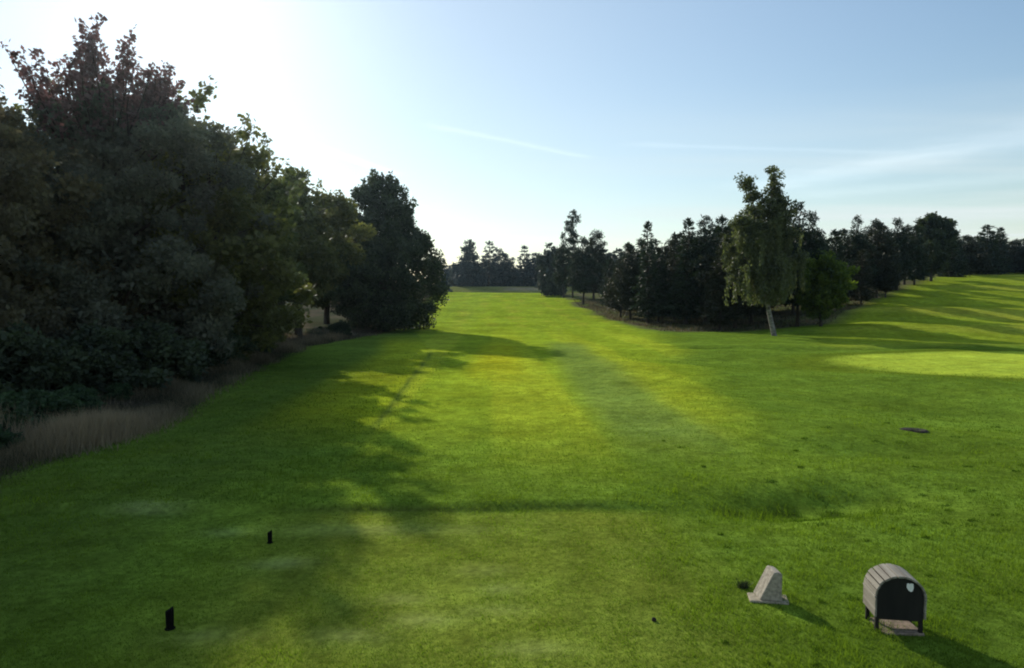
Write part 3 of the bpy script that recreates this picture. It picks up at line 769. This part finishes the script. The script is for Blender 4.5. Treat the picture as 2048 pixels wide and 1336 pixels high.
# litter bin: arched hood of weathered boards, dark front board, four legs, paving slab under it
def litter_bin():
    px, py = 1798, 1268
    x, y, z = on_ground(px, py)
    root = empty('litter_bin', (x, y, z), math.radians(-9))
    tag(root, 'arched wooden litter bin on four legs with grey boarded hood and dark front', 'bin')
    W, D, leg, side, arch = .245, .33, .15, .47, .215   # half width, depth, leg length, springing height, arch rise
    # legs
    for sx in (-1, 1):
        for yy in (.0, D - .045):
            xa = sx * (W - .02) - .02
            box('leg', (xa, xa + .04, yy + .004, yy + .042, -.03, side - .03), M['wood_dark'], root, .004)
    # hood of separate boards running front to back, following the arch
    pts = [(-W, leg + .03), (-W, leg + .13), (-W, leg + .24)]
    n = 11
    for i in range(n + 1):
        a = PI - PI * i / n
        pts.append((W * math.cos(a), side + arch * math.sin(a) - .05))
    pts += [(W, leg + .24), (W, leg + .13), (W, leg + .03)]
    V = []; Fc = []; r = random.Random(4)
    for i in range(len(pts) - 1):
        (xa, za), (xb, zb) = pts[i], pts[i + 1]
        dx, dz = xb - xa, zb - za; ln = math.hypot(dx, dz); dx /= ln; dz /= ln
        nx, nz = -dz, dx
        g = .003; th = .020 + r.uniform(-.002, .003); y0 = -.025 + r.uniform(-.006, .006); y1 = D + .02 + r.uniform(-.006, .006)
        a0 = (xa + dx * g, za + dz * g); b0 = (xb - dx * g, zb - dz * g)
        k = len(V)
        for (qx, qz) in (a0, b0, (b0[0] + nx * th, b0[1] + nz * th), (a0[0] + nx * th, a0[1] + nz * th)):
            V.append((qx, y0, qz)); V.append((qx, y1, qz))
        Fc += [(k, k + 2, k + 3, k + 1), (k + 2, k + 4, k + 5, k + 3), (k + 4, k + 6, k + 7, k + 5), (k + 6, k, k + 1, k + 7), (k, k + 6, k + 4, k + 2), (k + 1, k + 3, k + 5, k + 7)]
    bevel(link('hood', mesh_from('hood', V, Fc, M['wood']), root), .003, 1)
    # arched end boards
    def end(name, y0, y1, inset, zb):
        prof = [(-W + inset, zb)] + [((W - inset) * math.cos(PI - PI * i / 20), side - .05 + (arch - inset) * math.sin(PI * i / 20)) for i in range(21)] + [(W - inset, zb)]
        k = len(prof); VV = [(a, y0, b) for a, b in prof] + [(a, y1, b) for a, b in prof]
        FF = [tuple(range(k)), tuple(range(2 * k - 1, k - 1, -1))] + [(i, (i + 1) % k + 0, (i + 1) % k + k, i + k) for i in range(k)]
        FF[2:] = [(i + k, (i + 1) % k + k, (i + 1) % k, i) for i in range(k)]
        return bevel(link(name, mesh_from(name, VV, FF, M['wood_dark']), root), .003, 1)
    end('front_panel', .0, .022, .004, leg)
    end('back_panel', D - .03, D - .008, .004, leg)
    box('floor', (-W + .05, W - .05, .03, D - .04, leg + .01, leg + .03), M['wood_dark'], root, .003)
    # white plate, upper right of the front
    s = [(-.03, .045), (-.012, .05), (0, .042), (.012, .05), (.036, .045), (.04, .0), (.03, -.035), (.012, -.045), (-.012, -.03), (-.03, .0)]
    k = len(s); cx, cz = .095, side + .055
    VV = [(cx + a, -.004, cz + b) for a, b in s] + [(cx + a, .001, cz + b) for a, b in s]
    FF = [tuple(range(k)), tuple(range(2 * k - 1, k - 1, -1))] + [(i + k, (i + 1) % k + k, (i + 1) % k, i) for i in range(k)]
    link('sticker', mesh_from('sticker', VV, FF, M['sticker']), root)
    # paving slab
    slab = box('paving_slab', (x - .17, x + .27, y - .04, y + .36, z - .05, z + .016), M['brick_slab'], None, .012, .012, 3)
    tag(slab, 'reddish worn paving slab lying under the wooden litter bin', 'slab')
litter_bin()

def marker_stone():
    x, y, z = on_ground(1541, 1203)
    root = empty('tee_sign_stone', (x, y, z + .016), math.radians(-11))
    tag(root, 'pale grey wedge shaped stone with one slanted face on a low plinth beside the bin', 'marker stone')
    prof = [(-.135, 0), (.115, 0), (.122, .30), (.108, .345), (.02, .375), (-.005, .355)]
    # wedge seen end on: slanted lit face on the left, upright right side
    prof = [(-.13, 0), (.125, 0), (.128, .325), (.112, .35), (.045, .36), (.025, .345)]
    D = .22; k = len(prof)
    rows_ = 4; V = []
    r = random.Random(8)
    for j in range(rows_ + 1):
        for a, b in prof:
            V.append((a - .05 * j / rows_ + r.uniform(-.004, .004), D * j / rows_ - .05, b + r.uniform(-.004, .004) * (b > 0)))
    Fc = [tuple(range(k - 1, -1, -1))[::-1], tuple(range(rows_ * k + k - 1, rows_ * k - 1, -1))]
    for j in range(rows_):
        for i in range(k):
            Fc.append((j * k + i, (j + 1) * k + i, (j + 1) * k + (i + 1) % k, j * k + (i + 1) % k))
    bevel(link('wedge_stone', mesh_from('wedge_stone', V, Fc, M['stone']), root), .012, 3)
    s = box('plinth', (-.26, .20, -.08, .17, -.08, .0), M['slab'], root, .015, .02, 6)
marker_stone()

def tee_marker(px, py, top, lab, rz):
    x, y, z = on_ground(px, py)
    h = rise(top, y) - z
    root = empty('tee_marker', (x, y, z), rz)
    tag(root, lab, 'tee marker', 'black tee markers on the tee')
    s = h / .26
    V = []
    r = .046 * s
    n = 12
    for (q, f) in ((-.03, .85), (.02, .92), (.16, 1.0), (.215, 1.02)):
        for i in range(n):
            a = 2 * PI * i / n; V.append((r * f * math.cos(a), r * f * .85 * math.sin(a), q * s))
    for i in range(n):
        a = 2 * PI * i / n; V.append((r * .86 * math.cos(a), r * .75 * math.sin(a), (.235 + .03 * math.cos(a)) * s))
    Fc = [(j * n + i, j * n + (i + 1) % n, (j + 1) * n + (i + 1) % n, (j + 1) * n + i) for j in range(4) for i in range(n)]
    Fc.append(tuple(4 * n + i for i in range(n))); Fc.append(tuple(range(n - 1, -1, -1)))
    bevel(link('post', mesh_from('post', V, Fc, M['black'], False), root), .004)
    V2 = []; 
    for q, f in ((-.03, 1.25), (.012, 1.3), (.02, 1.05)):
        for i in range(n):
            a = 2 * PI * i / n; V2.append((r * f * math.cos(a), r * f * .88 * math.sin(a), q * s))
    F2 = [(j * n + i, j * n + (i + 1) % n, (j + 1) * n + (i + 1) % n, (j + 1) * n + i) for j in range(2) for i in range(n)]
    link('foot', mesh_from('foot', V2, F2, M['black']), root)
tee_marker(340, 1258, 1214, 'nearer black tee marker post, lower left in the shade', .3)
tee_marker(540, 1086, 1060, 'farther black tee marker post, in the shade before the back lip of the tee', -.2)

def dark_clump():  # small clump of dark blades at the plinth's left rear corner
    x, y, z = on_ground(1486, 1176)
    n = 160; a = rg.uniform(0, 2 * PI, n); r_ = .07 * np.sqrt(rg.random(n))
    P = np.stack([r_ * np.cos(a), r_ * .8 * np.sin(a), np.full(n, -.01)], 1)
    o = link('dark_clump', poly_mesh('dark_clump', blades(P, rg.uniform(.05, .12, n), np.full(n, .012), rg, .5), M['deep'], rg.uniform(0, .5, n)))
    o.location = (x, y, z)
    tag(o, 'small dark clump of blades behind the left corner of the stone plinth', 'grass tuft')
dark_clump()

def soil_hollow():
    x, y, z = on_ground(1832, 862)
    rng = np.random.default_rng(3); n = 22
    V = []; Fc = []
    for (f, dz) in ((1.0, -.01), (.86, .035), (.6, .02), (.3, -.005)):
        for i in range(n):
            a = 2 * PI * i / n; k = 1 + .13 * math.sin(3 * a) + rng.normal(0, .05)
            xx = x + .34 * f * k * math.cos(a); yy = y + .30 * f * k * math.sin(a)
            V.append((xx, yy, hgt(xx, yy) + dz + .012))
    for j in range(3):
        for i in range(n): Fc.append((j * n + i, j * n + (i + 1) % n, (j + 1) * n + (i + 1) % n, (j + 1) * n + i))
    Fc.append(tuple(3 * n + i for i in range(n)))
    tag(link('soil_patch', mesh_from('soil_patch', V, Fc, M['soil'], True)), 'small dark bare soil patch in the turf at the right', 'soil patch')
    x, y, z = on_ground(1308, 1242)
    V = []; Fc = []; n = 9
    for j, (q, f) in enumerate(((-.01, .9), (.02, 1), (.045, .75), (.058, .3))):
        for i in range(n):
            a = 2 * PI * i / n; k = f * (1 + rng.normal(0, .1)); V.append((.027 * k * math.cos(a), .025 * k * math.sin(a), q * .7))
    for j in range(3):
        for i in range(n): Fc.append((j * n + i, j * n + (i + 1) % n, (j + 1) * n + (i + 1) % n, (j + 1) * n + i))
    Fc.append(tuple(3 * n + i for i in range(n)))
    o = link('soil_clod', mesh_from('soil_clod', V, Fc, M['soil'], True)); o.location = (x, y, z)
    tag(o, 'tiny dark clod of earth on the grass left of the wedge stone', 'clod')
soil_hollow()

# ------------------------------------------------------------------ light and sky
u, v = (345 - 1024) / F, (668 + 108) / F
sd = Vector((u, cp + v * sp, -sp + v * cp)).normalized()
elev = math.asin(sd.z); azim = math.atan2(sd.x, sd.y)
sun = bpy.data.lights.new('sun', 'SUN'); sun.energy = 5.0; sun.angle = math.radians(.55); sun.color = (1, .93, .80)
so = bpy.data.objects.new('sun', sun); C.objects.link(so)
so.rotation_euler = (-sd).to_track_quat('-Z', 'Y').to_euler(); so.location = (0, 0, 60)

w = bpy.data.worlds.new('World'); sc.world = w; w.use_nodes = True
nt = w.node_tree; nt.nodes.clear(); N = nt.nodes.new
sky = N('ShaderNodeTexSky'); sky.sky_type = 'NISHITA'; sky.sun_disc = False
sky.sun_elevation = elev; sky.sun_rotation = azim; sky.air_density = 1.35; sky.dust_density = 0.26; sky.ozone_density = 2.8; sky.altitude = 50
tc = N('ShaderNodeTexCoord')
sep = N('ShaderNodeSeparateXYZ'); L(nt, tc.outputs['Generated'], sep.inputs[0])
def math_(op, a, b=None, clamp=False):
    n = N('ShaderNodeMath'); n.operation = op; n.use_clamp = clamp
    for i, q in enumerate((a, b)):
        if q is None: continue
        if isinstance(q, (int, float)): n.inputs[i].default_value = q
        else: L(nt, q, n.inputs[i])
    return n.outputs[0]
zc = math_('MAXIMUM', sep.outputs['Z'], .02)
ux = math_('DIVIDE', sep.outputs['X'], zc); uy = math_('DIVIDE', sep.outputs['Y'], zc)
comb = N('ShaderNodeCombineXYZ'); L(nt, ux, comb.inputs[0]); L(nt, uy, comb.inputs[1])
def plane_pt(px, py):
    u, v = (px - 1024) / F, (668 - py) / F
    d = (u, cp + v * sp, -sp + v * cp)
    return d[0] / d[2], d[1] / d[2]
def trail(p0, p1, width, strength, seed):
    """a contrail: straight line on the high cloud layer"""
    (x0, y0), (x1, y1) = plane_pt(*p0), plane_pt(*p1)
    ln = math.hypot(x1 - x0, y1 - y0); dx, dy = (x1 - x0) / ln, (y1 - y0) / ln
    s = math_('ADD', math_('MULTIPLY', math_('SUBTRACT', ux, x0), dx), math_('MULTIPLY', math_('SUBTRACT', uy, y0), dy))
    t = math_('ADD', math_('MULTIPLY', math_('SUBTRACT', ux, x0), -dy), math_('MULTIPLY', math_('SUBTRACT', uy, y0), dx))
    no = N('ShaderNodeTexNoise'); no.inputs['Scale'].default_value = 4; no.inputs['Detail'].default_value = 3
    off = N('ShaderNodeVectorMath'); off.operation = 'ADD'; off.inputs[1].default_value = (seed, seed, 0); L(nt, comb.outputs[0], off.inputs[0]); L(nt, off.outputs[0], no.inputs['Vector'])
    t = math_('ADD', t, math_('MULTIPLY', math_('SUBTRACT', no.outputs['Fac'], .5), width * 1.5))
    g = math_('POWER', 2.718, math_('MULTIPLY', math_('POWER', math_('ABSOLUTE', math_('DIVIDE', t, width)), 2), -1))
    e = ln * .12
    m = math_('MULTIPLY', math_('MULTIPLY', math_('DIVIDE', s, e, True), math_('DIVIDE', math_('SUBTRACT', ln, s), e, True), ), g)
    return math_('MULTIPLY', m, strength)
cl = trail((455, 232), (800, 352), .06, .34, 3)
cl = math_('ADD', cl, trail((840, 246), (1190, 318), .05, .17, 9))
cl = math_('ADD', cl, trail((1230, 288), (1800, 306), .06, .12, 15))
cl = math_('ADD', cl, trail((2330, 215), (1480, 385), .34, .26, 21))
cl = math_('ADD', cl, trail((2330, 330), (1560, 395), .30, .14, 27))
cl = math_('ADD', cl, trail((2330, 250), (1700, 330), .10, .10, 33))
trails = cl
# cirrus: stretched streaks low on the right
mp = N('ShaderNodeMapping'); mp.inputs['Rotation'].default_value = (0, 0, math.radians(-28)); mp.inputs['Scale'].default_value = (.20, .75, 1)
L(nt, comb.outputs[0], mp.inputs[0])
no = N('ShaderNodeTexNoise'); no.inputs['Scale'].default_value = .9; no.inputs['Detail'].default_value = 5; no.inputs['Roughness'].default_value = .5
L(nt, mp.outputs[0], no.inputs['Vector'])
st = N('ShaderNodeMapRange'); st.inputs[1].default_value = .38; st.inputs[2].default_value = .75; st.inputs[3].default_value = .06; st.inputs[4].default_value = .95
L(nt, no.outputs['Fac'], st.inputs[0])
mk = N('ShaderNodeMapRange'); mk.inputs[1].default_value = -.1; mk.inputs[2].default_value = .55; L(nt, sep.outputs['X'], mk.inputs[0])
mk2 = N('ShaderNodeMapRange'); mk2.inputs[1].default_value = .30; mk2.inputs[2].default_value = .12; L(nt, sep.outputs['Z'], mk2.inputs[0])
vl = N('ShaderNodeMapRange'); vl.inputs[1].default_value = .62; vl.inputs[2].default_value = .0; vl.inputs[3].default_value = 0; vl.inputs[4].default_value = .26
L(nt, sep.outputs['X'], vl.inputs[0])
cl = vl.outputs[0]
cl = math_('ADD', cl, math_('MULTIPLY', math_('MULTIPLY', st.outputs[0], mk.outputs[0]), mk2.outputs[0]), True)
mixc = N('ShaderNodeMix'); mixc.data_type = 'RGBA'; L(nt, cl, mixc.inputs[0]); L(nt, sky.outputs[0], mixc.inputs[6]); mixc.inputs[7].default_value = (6.1, 6.8, 6.9, 1)
bg = N('ShaderNodeBackground'); tsc = N('ShaderNodeVectorMath'); tsc.operation = 'SCALE'; tsc.inputs[0].default_value = (3.2, 3.0, 2.9); L(nt, trails, tsc.inputs['Scale'])
tad = N('ShaderNodeVectorMath'); tad.operation = 'ADD'; L(nt, mixc.outputs[2], tad.inputs[0]); L(nt, tsc.outputs[0], tad.inputs[1])
L(nt, tad.outputs[0], bg.inputs[0]); bg.inputs[1].default_value = .133
wo = N('ShaderNodeOutputWorld'); L(nt, bg.outputs[0], wo.inputs[0])

# thin summer haze hanging over the course
hm_, nth, Nh = new_mat('summer_haze')
vs = Nh('ShaderNodeVolumeScatter'); vs.inputs['Color'].default_value = (.60, .84, 1, 1)
vs.inputs['Density'].default_value = .00010; vs.inputs['Anisotropy'].default_value = .80
L(nth, vs.outputs[0], Nh('ShaderNodeOutputMaterial').inputs['Volume'])
hv = mesh_from('haze', [(-420, -60, -30), (420, -60, -30), (420, 460, -30), (-420, 460, -30), (-420, -60, 60), (420, -60, 60), (420, 460, 60), (-420, 460, 60)],
               [(0, 3, 2, 1), (4, 5, 6, 7), (0, 1, 5, 4), (1, 2, 6, 5), (2, 3, 7, 6), (3, 0, 4, 7)], hm_)
tag(link('haze', hv), kind='structure')

# ------------------------------------------------------------------ camera and render
cam = bpy.data.cameras.new('camera'); cam.sensor_width = 36; cam.lens = 24; cam.clip_end = 8000; cam.clip_start = .1
co = bpy.data.objects.new('camera', cam); C.objects.link(co)
co.location = (0, 0, CAM_H); co.rotation_euler = (PI / 2 - PITCH, 0, 0)
sc.camera = co
sc.render.engine = 'CYCLES'
sc.view_settings.view_transform = 'Standard'; sc.view_settings.look = 'None'; sc.view_settings.exposure = 0
sc.cycles.use_denoising = True
sc.cycles.max_bounces = 6; sc.cycles.diffuse_bounces = 3; sc.cycles.transmission_bounces = 4
sc.cycles.filter_width = 2.0
sc.cycles.sample_clamp_indirect = 6
